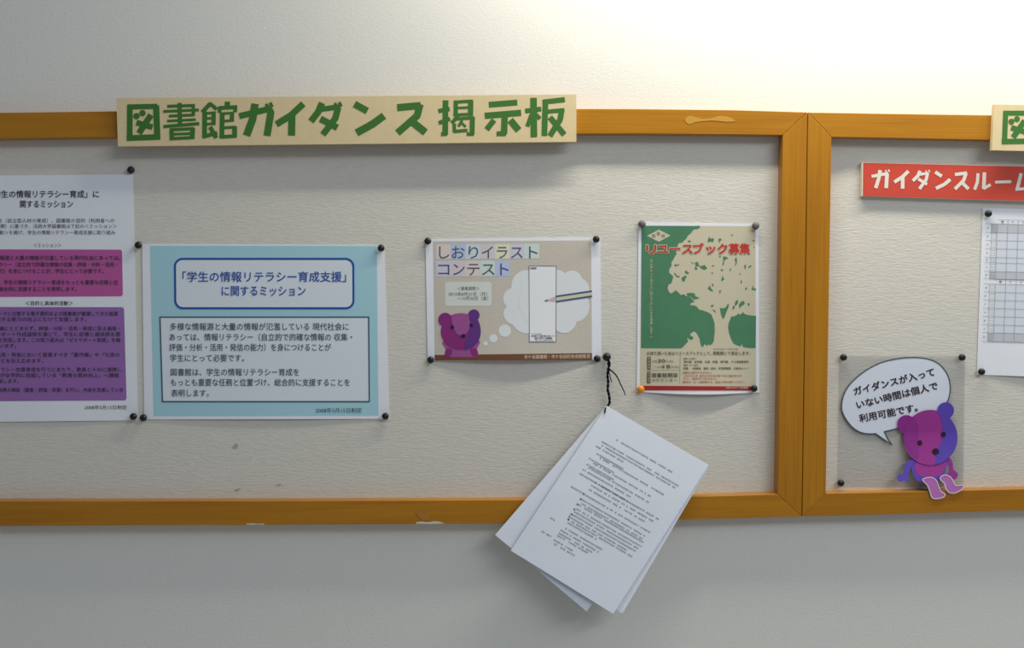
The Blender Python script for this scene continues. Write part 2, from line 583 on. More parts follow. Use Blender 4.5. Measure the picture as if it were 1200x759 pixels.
heading([(1165, 122.4), (1660, 131), (1658, 187), (1162.4, 175.9)], lambda p: (1175 + (p[0] - 148.3) * 0.914 + (p[1] - 122) * -0.03, 129.4 + (p[1] - 122) * 0.914 + (p[0] - 148.3) * 0.0165),
        'cream sign showing one boxed green character, cut off at the edge of the picture')

C = lambda pts: [(x / 5.42 + 1000, y / 5.42 + 110) for x, y in pts]
RED = []
def R(w_, *pl):
    for p in pl:
        RED.append((C(p), w_ / 5.42))
R(20, [(116, 524), (222, 504)]); R(23, [(170, 484), (162, 535), (142, 598)]); R(24, [(214, 505), (209, 598)]); R(9, [(204, 483), (210, 498)]); R(9, [(222, 480), (230, 495)])
R(22, [(350, 490), (312, 527), (260, 560)]); R(23, [(314, 528), (313, 602)])
R(21, [(424, 488), (410, 520), (378, 552)]); R(17, [(416, 512), (478, 503)]); R(20, [(472, 503), (462, 545), (420, 603)]); R(19, [(412, 540), (468, 574)]); R(8, [(460, 486), (467, 500)]); R(8, [(478, 482), (486, 497)])
R(22, [(520, 496), (562, 523)]); R(22, [(616, 542), (580, 573), (525, 600)])
R(21, [(645, 512), (722, 502)]); R(22, [(716, 503), (700, 550), (645, 604)]); R(22, [(684, 556), (732, 604)])
R(20, [(792, 504), (788, 560), (770, 608)]); R(23, [(833, 498), (828, 604)]); R(19, [(826, 602), (872, 576)])
R(18, [(900, 560), (1003, 557)])
R(22, [(1066, 504), (1042, 600)]); R(18, [(1030, 606), (1135, 598)]); R(21, [(1098, 562), (1136, 618)])
rs = thing('section_sign', W(1100, 234, FACE + 0.008), 'red sign with white katakana lettering below the top rail', 'sign')
RB, RF = FACE + 0.0008, FACE + 0.0085
slab('sign_board', [(1010.4, 190.2), (1330, 197.5), (1330, 239.6), (1010, 229.8)], RB, RF, M_foam_edge, rs)
rsh = Sheet(RF)
flat('red_face', rsh, [[(1011.6, 190.6), (1329.5, 198), (1329.5, 239.2), (1011.2, 229.6)]], 0.0003, M_red, rs, label='red printed face with a thin white margin')
edges = [1015, 1045.5, 1068, 1092, 1116.5, 1139, 1163.5, 1187, 1220]
for k in range(8):
    polys = []
    for pts, wd in RED:
        if edges[k] <= sum(p[0] for p in pts) / len(pts) < edges[k + 1]:
            polys += stroke(pts, wd)
    flat('letter', rsh, polys, 0.0007, M_white_ink, rs)

# ------------------------------------------------------------------ posters
def bulge(q, base, amp, pw=3.0, side=0.15):
    x0, x1 = q[0][0], q[1][0]
    y0, y1 = q[0][1], q[2][1]
    def d(x, y):
        u = min(1, max(0, (x - x0) / (x1 - x0))); v = min(1, max(0, (y - y0) / (y1 - y0)))
        return base + amp * math.sin(math.pi * u) ** 1.3 * (0.10 + 0.90 * v ** pw) * (1 if v > 0 else 1)
    return d

PB = FACE + 0.0012
BODY = 'x'

# --- white mission statement poster at the left edge
q = [(-49, 206), (156.2, 204), (161.7, 492.3), (-44, 494.5)]
sh = Sheet(bulge(q, PB, 0.0015))
p1 = thing('mission_poster', W(56, 494, PB), 'white text poster with a pink box above a purple box', 'poster')
grid_sheet('paper', sh, q, M_paper, p1)
M_pink = mat('pink_box_print', (190, 92, 160), 0.55)
M_purple = mat('purple_box_print', (154, 108, 176), 0.55)
lean = lambda y: (y - 204) * 0.019
flat('pink_box', sh, [rrect([(-30, 292), (143, 292.4), (144, 347), (-30, 348)], 3)], 0.0003, M_pink, p1)
flat('purple_box', sh, [rrect([(-30, 359.5), (145.3, 359.8), (148.3, 469), (-28, 470)], 3)], 0.0003, M_purple, p1)
Z3 = lambda x, y: (x / 4.74, 190 + y / 4.74)
Z4 = lambda x, y: (x / 4.74, 340 + y / 4.74)
def ln(Z, s, x0, x1, y, h, b=0.0, dy=0):
    a = Z(x0, y); c = Z(x1, y + dy)
    return (s, a[0], a[1], c[0], c[1], h, b)
lettering('title_lettering', sh, [
    ln(Z3, '「学生の情報リテラシー育成」に', -52, 550, 177, 9.2, 0.012),
    ln(Z3, '関するミッション', 112, 405, 232, 9.2, 0.012)], 0.0006, M_ink, p1)
lettering('body_lettering', sh, [
    ln(Z3, '法政大学の教育理念（自立型人材の育成）、図書館の目的（利用者への', -230, 635, 324, 5.4),
    ln(Z3, '学習・研究活動の展開）に基づき、法政大学図書館は下記の＜ミッション＞', -230, 648, 355, 5.4),
    ln(Z3, 'と＜目的と具体的活動＞を掲げ、学生の情報リテラシー育成支援に取り組み', -230, 640, 390, 5.4),
    ln(Z3, '＜ミッション＞', 188, 340, 461, 5.4),
    ln(Z4, '＜目的と具体的活動＞', 143, 404, 72, 5.6, 0.008),
    ln(Z4, '2008年5月15日制定', 470, 705, 650, 5.4)], 0.0006, M_ink, p1)
lettering('pink_box_lettering', sh, [
    ln(Z3, '多様な情報源と大量の情報が氾濫している現代社会にあっては、', -110, 668, 531, 5.8, 0.012),
    ln(Z3, '情報リテラシー（自立的で的確な情報の収集・評価・分析・活用・', -110, 650, 568, 5.8, 0.012),
    ln(Z3, '発信の能力）を身につけることが、学生にとって必要です。', -110, 575, 604, 5.8, 0.012),
    ln(Z3, '図書館は、学生の情報リテラシー育成をもっとも重要な任務と位', -110, 655, 667, 5.8, 0.012),
    ln(Z3, '置づけ、総合的に支援することを表明します。', -110, 425, 704, 5.8, 0.012)], 0.0006, M_ink, p1)
lettering('purple_box_lettering', sh, [
    ln(Z4, 'ネットワークに分散する電子資料および図書館が蓄積してきた紙資', -110, 655, 130, 5.6, 0.010),
    ln(Z4, '料を活用する能力の向上にむけて支援します。', -110, 480, 161, 5.6, 0.010),
    ln(Z4, '情報の収集にとどまらず、評価・分析・活用・発信に至る過程・', -110, 665, 212, 5.6, 0.010),
    ln(Z4, '論文・レポート作成過程を通じて、学生に目標と達成感を感', -110, 668, 244, 5.6, 0.010),
    ln(Z4, 'じることを目指します。この取り組みは「ゼミサポート制度」を軸', -110, 668, 276, 5.6, 0.010),
    ln(Z4, 'に行います。', -60, 90, 308, 5.6, 0.010),
    ln(Z4, '情報の活用・発信において留意すべき「著作権」や「引用の', -110, 665, 358, 5.6, 0.010),
    ln(Z4, '方法」などを伝え広めます。', -110, 240, 391, 5.6, 0.010),
    ln(Z4, '情報リテラシー支援育成を行うにあたり、教員と十分に連携し', -110, 675, 440, 5.6, 0.010),
    ln(Z4, 'また本学が全学的に取組している「教育の質的向上」へ積極', -110, 660, 472, 5.6, 0.010),
    ln(Z4, '的に貢献します。', -90, 105, 504, 5.6, 0.010),
    ln(Z4, '取組んだ効果の検証（調査・評価・改善）を行い、内容を改善していき', -110, 683, 553, 5.6, 0.010)], 0.0006, M_ink, p1)

# --- light blue poster
q = [(166.5, 285.4), (450.5, 286.6), (456.7, 490.6), (169, 491.3)]
sh = Sheet(bulge(q, PB, 0.003))
p2 = thing('mission_poster', W(312, 491, PB), 'pale blue poster with a blue-outlined title box over a grey-outlined text box', 'poster')
grid_sheet('paper', sh, q, M_paper, p2)
M_cyan = mat('pale_blue_print', (170, 214, 226), 0.55)
M_boxwhite = mat('white_box_print', (224, 232, 240), 0.55)
M_blue = mat('royal_blue_ink', (46, 84, 168), 0.55)
M_slate = mat('slate_ink', (70, 96, 112), 0.55)
flat('blue_field', sh, [[(176, 288), (441.5, 288.2), (443.6, 486.8), (180, 487.3)]], 0.0002, M_cyan, p2)
tb = rrect([(205, 303.2), (414, 303.2), (414.3, 361), (205.5, 361)], 9)
flat('title_box', sh, [tb], 0.0004, M_boxwhite, p2)
flat('title_box_border', sh, outline(tb, 2.4), 0.0006, M_blue, p2)
bx = [(187.5, 371.5), (432, 371.5), (432.8, 470.4), (190.4, 470.4)]
flat('text_box', sh, [bx], 0.0004, M_boxwhite, p2)
flat('text_box_border', sh, outline(bx, 1.6), 0.0006, M_slate, p2)
Z5 = lambda x, y: (150 + x / 3.75, 270 + y / 3.75)
Z6 = lambda x, y: (150 + x / 3.75, 370 + y / 3.75)
lettering('title_lettering', sh, [
    ln(Z5, '「学生の情報リテラシー育成支援」', 240, 958, 203, 13.0, 0.009),
    ln(Z5, 'に関するミッション', 412, 780, 265, 13.0, 0.009)], 0.0009, M_blue, p2, label='blue title lettering')
lettering('body_lettering', sh, [
    ln(Z6, '多様な情報源と大量の情報が氾濫している 現代社会に', 185, 970, 47, 9.2, 0.006),
    ln(Z6, 'あっては、情報リテラシー（自立的で的確な情報の 収集・', 182, 985, 93, 9.2, 0.006),
    ln(Z6, '評価・分析・活用・発信の能力）を身につけることが', 182, 892, 138, 9.2, 0.006),
    ln(Z6, '学生にとって必要です。', 185, 510, 185, 9.2, 0.006),
    ln(Z6, '図書館は、学生の情報リテラシー育成を', 188, 752, 247, 9.2, 0.006),
    ln(Z6, 'もっとも重要な任務と位置づけ、総合的に支援することを', 188, 975, 292, 9.2, 0.006),
    ln(Z6, '表明します。', 190, 355, 339, 9.2, 0.006),
    ln(Z6, '2008年5月15日制定', 825, 1028, 415, 6.4, 0.0)], 0.0009, mat('slate_text_ink', (74, 84, 100), 0.6), p2)

# --- bookmark contest poster
q = [(498.4, 279.8), (703.4, 277.6), (704.8, 421.4), (501.2, 423.0)]
sh = Sheet(bulge(q, PB, 0.009, 2.6))
p3 = thing('contest_poster', W(602, 423, PB), 'beige contest poster with a purple bear, thought cloud and pencil drawing', 'poster')
grid_sheet('paper', sh, q, M_paper, p3, nx=20, ny=14)
M_taupe = mat('beige_cloth_print', (202, 194, 182), 0.6, 0.3, 0.05, 400)
flat('beige_field', sh, [[(507.6, 282.6), (692.8, 281.6), (693.8, 421.6), (509.6, 422.4)]], 0.0002, M_taupe, p3)
flat('brown_strip', sh, [[(509.4, 415.8), (693.7, 413.6), (693.8, 421.7), (509.6, 422.5)]], 0.0004, mat('brown_print', (118, 74, 48), 0.6), p3)
Z7 = lambda x, y: (490 + x / 4.6, 265 + y / 4.6)
tcol = {'a': (222, 210, 204), 'b': (184, 200, 232), 'c': (204, 218, 224), 'd': (214, 204, 212), 'e': (224, 224, 196), 'f': (208, 206, 222), 'g': (206, 222, 214)}
def tile(k, x0, x1, y0, y1):
    flat('letter_tile', sh, [rect(x0, y0, x1, y1)], 0.0004, mat('tile_' + {'a': 'peach', 'b': 'blue', 'c': 'sky', 'd': 'mauve', 'e': 'yellow', 'f': 'lilac', 'g': 'mint'}[k] + '_print', tcol[k], 0.6), p3)
tx = [510.8 + 17.3 * i for i in range(8)]
for i, k in enumerate('abcdefg'):
    tile(k, tx[i], tx[i + 1] + 0.05, 286.2 - i * 0.1, 303.6 - i * 0.1)
for i, k in enumerate('fdagb'):
    tile(k, tx[i], tx[i + 1] + 0.05, 305.6 - i * 0.1, 324.0 - i * 0.1)
M_title = mat('grey_violet_ink', (84, 82, 112), 0.6)
def each(sh_, s, xs, y, h, b):
    return [(c, xs[i][0], y, xs[i][1], y, h, b) for i, c in enumerate(s)]
lettering('title_lettering', sh,
    each(sh, 'しおりイラスト', [(514.6, 526.5), (529.4, 544.6), (549.2, 560.6), (564.6, 577.6), (582.4, 594.6), (598.8, 612.6), (620.0, 630.0)], 295.4, 17.0, -0.006) +
    each(sh, 'コンテスト', [(513.5, 526.6), (531.2, 544.6), (547.6, 562.2), (564.8, 579.6), (586.2, 596.2)], 315.2, 17.0, -0.006), 0.0007, M_title, p3)
flat('date_box', sh, [rrect([(521.5, 330.2), (575.8, 330), (576, 358.2), (521.5, 358.6)], 3)], 0.0004, mat('pale_box_print', (216, 222, 214), 0.6), p3)
lettering('date_lettering', sh, [
    ln(Z7, '＜募集期間＞', 212, 330, 335, 4.9, 0.0),
    ln(Z7, '2015年8月31日（月）', 164, 372, 365, 5.0, 0.0),
    ln(Z7, '～10月30日（金）', 212, 378, 388, 5.0, 0.0)], 0.0007, M_ink_soft, p3)
zz = lambda x, y, rx, ry=None: ell(*Z7(x, y), rx / 4.6, (ry or rx) / 4.6)
M_cloud = mat('white_cloud_print', (224, 228, 232), 0.6)
flat('thought_cloud', sh, [
    zz(586, 322, 84, 86), zz(524, 390, 66, 60), zz(534, 472, 74, 62), zz(588, 500, 84, 78), zz(700, 310, 90, 82), zz(745, 300, 68, 66),
    zz(830, 300, 56, 62), zz(862, 350, 62, 74), zz(848, 430, 76, 86), zz(786, 500, 70, 76), [Z7(560, 300), Z7(840, 300), Z7(860, 470), Z7(780, 540), Z7(600, 540), Z7(540, 430)]], 0.0004, M_cloud, p3)
for bb in (zz(467, 563, 33), zz(406, 604, 22), zz(363, 631, 12)):
    flat('thought_bubble', sh, [bb], 0.0004, M_cloud, p3)
bk = [Z7(598, 214), Z7(745, 215), Z7(743, 622), Z7(600, 622)]
flat('bookmark_shape', sh, [bk], 0.0006, mat('bookmark_white_print', (234, 236, 240), 0.6), p3)
flat('bookmark_border', sh, outline(bk, 0.7), 0.0008, M_ink_soft, p3)
lettering('bookmark_lettering', sh, [
    ln(Z7, '図書館', 604, 638, 226, 2.4, 0.01),
    ln(Z7, '〒102-8160', 610, 665, 580, 2.0, 0.0),
    ln(Z7, '東京都千代田区富士見2-17-1', 610, 735, 591, 2.2, 0.01),
    ln(Z7, '法政大学市ヶ谷図書館', 626, 722, 603, 2.4, 0.01),
    ln(Z7, 'TEL 03-3264-9532', 628, 728, 613, 2.0, 0.0)], 0.0009, M_ink, p3)
pen = p3
flat('pencil_body', sh, [[Z7(742, 374), Z7(937, 346), Z7(938, 381), Z7(744, 410)]], 0.0008, mat('pencil_yellow_print', (204, 208, 178), 0.6), pen)
M_navy = mat('navy_print', (74, 84, 128), 0.6)
flat('pencil_stripe', sh, [[Z7(741, 374), Z7(937, 345), Z7(937, 354), Z7(741, 383)]], 0.0010, M_navy, pen)
flat('pencil_stripe', sh, [[Z7(743, 402), Z7(938, 372), Z7(938, 381), Z7(743, 411)]], 0.0010, M_navy, pen)
flat('pencil_point', sh, [[Z7(680, 402), Z7(742, 378), Z7(743, 408)]], 0.0008, mat('pink_wood_print', (206, 182, 186), 0.6), pen)
flat('pencil_lead', sh, [[Z7(676, 403), Z7(698, 393.5), Z7(698, 404)]], 0.0010, M_slate, pen)
# bear drawn on the poster
Z9 = lambda x, y: (500 + x / 9.49, 350 + y / 9.49)
z9 = lambda pts: [Z9(*p) for p in pts]
M_b_pink = mat('bear_pink_print', (160, 84, 150), 0.6)
M_b_mag = mat('bear_magenta_print', (140, 44, 122), 0.6)
M_b_pur = mat('bear_purple_print', (98, 52, 132), 0.6)
M_b_black = mat('bear_black_print', (44, 26, 52), 0.6)
flat('bear_body_print', sh, [spline(z9([(185, 470), (195, 530), (212, 560), (205, 640), (240, 645), (330, 648), (440, 648), (560, 640), (560, 560), (582, 510), (580, 460), (380, 380)]), 4)], 0.0006, M_b_pink, p3)
flat('bear_paw_print', sh, [spline(z9([(215, 560), (280, 562), (276, 610), (255, 640), (205, 636)]), 4)], 0.0008, M_b_mag, p3)
flat('bear_paw_print', sh, [spline(z9([(485, 562), (545, 552), (572, 600), (560, 632), (512, 634)]), 4)], 0.0008, M_b_mag, p3)
flat('bear_head_print', sh, [ell(*Z9(380, 362), 222 / 9.49, 202 / 9.49, 40), ell(*Z9(206, 232), 77 / 9.49), ell(*Z9(525, 182), 64 / 9.49)], 0.0010, M_b_mag, p3)
flat('bear_cheek_print', sh, [spline(z9([(470, 225), (476, 195), (500, 200), (560, 220), (592, 290), (602, 370), (585, 450), (530, 520), (470, 556), (418, 562), (420, 500), (440, 450), (468, 370), (488, 290)]), 4), ell(*Z9(525, 182), 64 / 9.49)], 0.0012, M_b_pur, p3)
flat('bear_face_print', sh, [spline(z9([(278, 200), (330, 168), (400, 160), (464, 178), (472, 220), (486, 280), (470, 345), (425, 400), (380, 408), (335, 390), (302, 335), (284, 270)]), 4)], 0.0014, M_b_pink, p3)
flat('bear_features_print', sh, [ell(*Z9(285, 315), 2.1), ell(*Z9(495, 294), 2.1), ell(*Z9(407, 413), 2.7, 2.3)], 0.0016, M_b_black, p3)
lettering('strip_lettering', sh, [('市ケ谷図書館・市ケ谷田町校舎閲覧室', 614.2, 418.2, 691.6, 417.2, 4.9, 0.012)], 0.0007, mat('cream_ink', (206, 192, 176), 0.6), p3)

# --- green reuse book poster
q = [(748.4, 259.6), (889.0, 262.0), (889.8, 459.6), (746.0, 458.8)]
sh = Sheet(bulge(q, PB, 0.0075, 4))
p4 = thing('book_drive_poster', W(818, 461, PB), 'green and cream poster with a pale tree silhouette and red heading', 'poster')
grid_sheet('paper', sh, q, M_paper, p4, nx=18, ny=16, wob=2.8)
M_pgreen = mat('leaf_green_print', (78, 132, 98), 0.6, 0.3, 0.05, 30)
M_cream = mat('cream_print', (206, 198, 172), 0.6)
lx = lambda y: 751.9 - (y - 264) * 0.011
rx = lambda y: 885.2 + (y - 264) * 0.004
flat('cream_field', sh, [[(lx(264), 264.2), (rx(264), 265), (rx(452), 453), (lx(452), 452.6)]], 0.0002, M_cream, p4)
Zt = lambda x, y: (815 + x / 8.93, 325 + y / 8.93)
green = [(751.9, 264.4), (820.5, 264.7), (817, 267.5), (812, 269.5), (810.5, 272.5), (806, 276), (804.5, 279.5), (801.5, 281.5), (800, 284), (795.5, 284.5), (794, 288), (794.5, 291.5),
    (792, 294.5), (793, 297.5), (791, 300), (788.5, 305), (786.8, 307), (787, 311.5), (784.5, 315), (784, 319), (786.5, 321.5), (789, 323.5), (788, 328), (787, 331.5), (783.5, 333.5), (782.4, 337), (783.6, 341.5), (786.5, 343.8), (789.5, 342), (791.5, 339.8), (794.5, 342),
    (797.5, 345.3), (801.5, 344.8), (804.5, 346.8), (809, 348), (812.2, 351.5), (814, 353.6), (809.5, 355), (809, 357.2), (812.5, 357.6), (816.2, 358.6), (819, 362.5), (823.5, 363.5)]
green += [Zt(128, 362), Zt(165, 385), Zt(184, 430), Zt(200, 480), Zt(203, 560), Zt(196, 620), Zt(192, 670), Zt(178, 690)]
green += [(832.5, 404.5), (829.5, 403.2), (828.6, 405.6), (826, 402.5), (824, 406), (823, 406.8), (821, 403.5), (820, 397), (817.5, 392), (815.5, 389), (813, 388), (809.8, 390.2), (808.4, 392.5), (812, 394.5), (812.5, 396.8), (809, 398.2), (806.5, 396), (805, 396.6), (806.5, 400), (803, 403.5), (800.5, 406.5), (797.5, 408), (751.2, 407.8)]
right = [Zt(378, 405), Zt(400, 408), Zt(435, 392), Zt(448, 372), Zt(460, 388), Zt(485, 378), Zt(498, 358), Zt(512, 380), Zt(545, 392), Zt(590, 398), Zt(634, 402), (885.6, 407.6), Zt(560, 738), Zt(500, 728), Zt(484, 692), Zt(474, 722), Zt(430, 706), Zt(398, 690), Zt(372, 640), Zt(352, 585), Zt(342, 530), Zt(345, 485), Zt(362, 440)]
vee = [Zt(255, 320), Zt(300, 322), Zt(328, 300), Zt(334, 280), Zt(352, 278), Zt(345, 312), Zt(325, 360), Zt(300, 425), Zt(286, 432), Zt(272, 400), Zt(262, 360)]
gaps = [[Zt(128, 115), Zt(150, 80), Zt(160, 110), Zt(190, 145), Zt(160, 140)], [Zt(172, 60), Zt(188, 70), Zt(188, 95), Zt(176, 88)], [Zt(250, 135), Zt(268, 132), Zt(262, 160), Zt(250, 165)],
    [Zt(410, 280), Zt(425, 240), Zt(448, 238), Zt(444, 272), Zt(420, 295)], [Zt(455, 285), Zt(478, 250), Zt(510, 248), Zt(516, 275), Zt(480, 300), Zt(462, 320)], [Zt(388, 330), Zt(396, 292), Zt(412, 302), Zt(404, 330)],
    [Zt(520, 115), Zt(538, 98), Zt(540, 122), Zt(525, 130)], [Zt(585, 125), Zt(604, 82), Zt(608, 120), Zt(632, 110), Zt(632, 136)], [Zt(165, 290), Zt(192, 285), Zt(180, 308), Zt(160, 302)], [Zt(170, 335), Zt(208, 345), Zt(212, 372), Zt(196, 356)],
    [Zt(272, 20), Zt(290, 0), Zt(304, 18), Zt(288, 28)], [Zt(472, 32), Zt(486, 32), Zt(484, 62), Zt(474, 58)], [Zt(0, 195), Zt(20, 205), Zt(46, 212), Zt(22, 222), Zt(2, 228)], [Zt(545, 270), Zt(562, 268), Zt(568, 290), Zt(556, 300)]]
Zq = lambda x, y: (815 + x / 10.12, 255 + y / 10.12)
for g in ([(145, 285), (150, 250), (168, 222), (176, 250), (205, 240), (222, 262), (205, 290), (180, 280), (160, 290)], [(275, 250), (300, 245), (312, 262), (292, 272), (284, 305), (272, 262)], [(322, 465), (352, 458), (392, 480), (362, 492), (345, 505), (332, 560), (318, 560), (332, 510), (330, 485)],
          [(478, 470), (490, 480), (494, 520), (478, 570), (468, 560), (480, 525), (464, 500)], [(580, 560), (600, 558), (598, 600), (584, 612)], [(625, 580), (660, 562), (665, 574), (634, 596)], [(300, 610), (325, 612), (330, 625), (305, 628)],
          [(305, 745), (320, 685), (330, 715), (342, 725), (318, 752)], [(518, 672), (542, 650), (538, 662), (524, 682)], [(190, 572), (225, 560), (222, 572), (196, 582)], [(0, 530), (25, 530), (30, 560), (10, 580), (22, 610), (0, 615)], [(38, 555), (60, 575), (110, 560), (140, 600), (105, 618), (65, 600)],
          [(280, 452), (300, 450), (300, 468), (284, 470)], [(190, 650), (212, 650), (206, 666), (194, 664)], [(425, 200), (445, 195), (440, 215), (428, 218)], [(410, 600), (424, 600), (416, 635), (408, 632)], [(676, 266), (700, 264), (696, 280), (680, 280)], [(690, 345), (704, 346), (700, 360), (690, 358)], [(0, 120), (0, 96), (55, 96), (48, 120), (20, 134)]):
    gaps.append([Zq(*p) for p in g])
Zr = lambda x, y: (745 + x / 10.12, 255 + y / 10.12)
for g in ([(460, 545), (478, 552), (480, 562), (515, 548), (520, 556), (480, 578), (462, 574)], [(455, 650), (480, 668), (492, 690), (525, 690), (515, 708), (490, 704), (462, 672)], [(580, 640), (600, 622), (612, 640), (636, 652), (622, 668), (596, 662)], [(560, 700), (600, 684), (604, 700), (585, 735), (575, 758), (560, 740)],
          [(655, 515), (690, 545), (690, 552), (664, 532)], [(700, 530), (740, 525), (752, 580), (720, 570)], [(700, 590), (735, 600), (720, 618), (702, 612)], [(618, 270), (655, 270), (648, 290), (624, 286)]):
    gaps.append([Zr(*p) for p in g])
Zs = lambda x, y: (745 + x / 10.12, 325 + y / 10.12)
gaps.append([Zs(600, 190), Zs(650, 180), Zs(700, 190), Zs(712, 250), Zs(690, 262), Zs(655, 225), Zs(618, 218)])
gaps.append([Zs(545, 0), Zs(592, 0), Zs(575, 40), Zs(560, 48), Zs(548, 20)])
flat('green_field', sh, [green, right, vee] + gaps, 0.0004, M_pgreen, p4)
flat('red_strip', sh, [[(lx(452), 451.8), (884.5, 452.6), (884.5, 457.4), (lx(457), 457.2)]], 0.0004, mat('red_strip_print', (172, 40, 40), 0.6), p4)
dm = [Zr(132, 214), Zr(274, 142), Zr(414, 212), Zr(274, 286)]
flat('emblem', sh, [dm], 0.0006, M_cream, p4)
lettering('emblem_lettering', sh, [('図', 764, 276.2, 768, 276.2, 4.6, 0.0), ('書', 769.4, 273.6, 773.6, 273.6, 4.6, 0.0), ('館', 775, 276.2, 779.2, 276.2, 4.6, 0.0)], 0.0008, M_ink_soft, p4)
HX = [(757.6, 768.8), (770.4, 783.2), (784.8, 797.0), (800.0, 811.4), (812.6, 824.4), (828.0, 838.0), (841.4, 852.2), (854.4, 866.2), (867.0, 878.6)]
hd = [(c, HX[i][0], 291.4 + (0.6 if i < 1 else 0), HX[i][1], 291.4 + (0.6 if i < 1 else 0), 13.2) for i, c in enumerate('リユースブック募集')]
lettering('heading_halo', sh, [h + (0.06,) for h in hd], 0.0006, M_cream, p4, label='cream halo of the heading')
lettering('heading_lettering', sh, [h + (0.026,) for h in hd], 0.0009, mat('red_ink', (200, 58, 48), 0.6), p4, label='red heading lettering')
vert = []
s_ = '読み終わって他の人に読んでほしい本を募集します。'
for i, c in enumerate(s_):
    y = 305.5 + i * (393.5 - 305.5) / (len(s_) - 1)
    vert.append((c, 761.6, y, 764.8, y, 3.9, 0.004))
lettering('vertical_lettering', sh, vert, 0.0007, M_cream, p4)
Zu = lambda x, y: (745 + x / 11.68, 400 + y / 11.68)
Zv = lambda x, y: (735 + x / 6.07, 350 + y / 6.07)
M_dkgreen = mat('dark_green_ink', (96, 98, 84), 0.6)
lettering('notice_lettering', sh, [
    ln(Zv, 'お持ち頂いた本はリユースブックとして、', 140, 600, 387, 4.6, 0.008),
    ln(Zv, '閲覧館にて放出します。', 612, 876, 386, 4.6, 0.008),
    ln(Zv, '10月19日(月)～10月30日(金)', 616, 792, 357, 2.2, 0.0),
    ln(Zv, '9月', 178, 212, 444, 3.0), ln(Zv, '30', 219, 268, 440, 5.6, 0.02), ln(Zv, '日(水)', 270, 328, 444, 3.0),
    ln(Zv, '～10月', 185, 256, 484, 3.0), ln(Zv, '18', 258, 304, 480, 5.6, 0.02), ln(Zv, '日(日)', 308, 370, 484, 3.0),
    ln(Zv, '図書館開架', 176, 360, 543, 5.6, 0.014),
    ln(Zv, '1Fカウンター', 176, 356, 579, 4.2, 0.004),
    ln(Zv, '募集する資料：', 400, 494, 425, 2.2, 0.004),
    ln(Zv, '教科書、参考書、文庫、新書、専門書、その他図書資料', 404, 866, 447, 2.8, 0.010),
    ln(Zv, '募集しない資料：', 400, 512, 471, 2.2, 0.004),
    ln(Zv, '辞書、一般雑誌、漫画・絵本、学習問題集、文庫本セット', 400, 860, 494, 2.8, 0.010)], 0.0007, M_dkgreen, p4)
lettering('caution_lettering', sh, [
    ln(Zv, '※雑誌は受付できません。', 392, 602, 524, 2.6, 0.006),
    ln(Zv, 'いたみのひどい本、書き込みのある本はお受けできない場合があります。', 400, 820, 547, 2.6, 0.006),
    ln(Zv, 'また、返却はできません。', 400, 640, 567, 2.6, 0.006),
    ln(Zv, '※配布は、お一人様何冊でも、自由にお持ち帰りください。', 392, 836, 591, 2.6, 0.010)], 0.0007, mat('faded_red_ink', (186, 92, 70), 0.6), p4, label='faded red print')
flat('dark_tag', sh, [[Zv(142, 412), Zv(168, 412), Zv(168, 504), Zv(142, 504)], [Zv(142, 516), Zv(166, 516), Zv(166, 600), Zv(140, 600)]], 0.0007, mat('brown_tag_print', (98, 76, 74), 0.6), p4)
tg = []
for i, c in enumerate('募集期間'):
    y = 350 + (424 + i * 22) / 6.07
    tg.append((c, 735 + 147 / 6.07, y, 735 + 164 / 6.07, y, 3.0, 0.0))
for i, c in enumerate('受付場所'):
    y = 350 + (527 + i * 20) / 6.07
    tg.append((c, 735 + 145 / 6.07, y, 735 + 162 / 6.07, y, 2.9, 0.0))
tg.append(('法政大学市ケ谷図書館', 735 + 700 / 6.07, 350 + 632 / 6.07, 735 + 860 / 6.07, 350 + 632 / 6.07, 2.7, 0.006))
lettering('tag_lettering', sh, tg, 0.0010, M_cream, p4)
flat('ruled_line', sh, stroke([Zv(378, 412), Zv(374, 600)], 0.35) + stroke([Zv(172, 508), Zv(376, 508)], 0.3), 0.0007, M_ink_soft, p4)

# --- timetable
q = [(1151.6, 243.4), (1296, 247.5), (1290, 444), (1144.6, 438.8)]
sh = Sheet(bulge(q, PB, 0.004, 3))
p5 = thing('timetable_sheet', W(1215, 439, PB), 'white timetable sheet with grey ruled tables below the red sign', 'timetable')
grid_sheet('paper', sh, q, M_paper, p5)
M_tgrey = mat('grey_table_print', (196, 200, 206), 0.6)
M_tlite = mat('light_table_print', (216, 222, 232), 0.6)
M_rule = mat('table_rule_ink', (158, 162, 172), 0.6)
def tt(x, y):          # table space: x from the left ruled edge, y down
    return (x - (y - 262) * 0.036, y + (x - 1160) * 0.028)
def trow(y0, y1, x0=1162, x1=1284):
    return [tt(x0, y0), tt(x1, y0), tt(x1, y1), tt(x0, y1)]
r1 = [262, 272.1, 281.4, 291.1, 301.2, 307.7, 317.7, 326.4]
r2 = [332.3, 341.9, 351.4, 361.0, 370.6, 380.3, 389.6, 399.8]
flat('light_rows', sh, [trow(r1[1], r1[6], 1168.6), trow(r2[0], r2[6], 1169.5)], 0.0003, M_tlite, p5)
flat('grey_rows', sh, [trow(r1[0], r1[1], 1162), trow(r1[6], r1[7], 1162), trow(r2[6], r2[7], 1163)], 0.0004, M_tgrey, p5)
rules = []
for ys in (r1, r2):
    for y in ys:
        rules += stroke([tt(1155.5, y), tt(1284, y)], 0.45)
    for x in [1162.3, 1168.9] + [1168.9 + 12.2 * k for k in range(1, 10)]:
        rules += stroke([tt(x, ys[0] - 5 if x > 1170 else ys[0]), tt(x, ys[-1])], 0.4)
    rules += stroke([tt(1168.9, ys[0] - 5), tt(1284, ys[0] - 5)], 0.35)
flat('ruled_lines', sh, rules, 0.0006, M_rule, p5)
sm = []
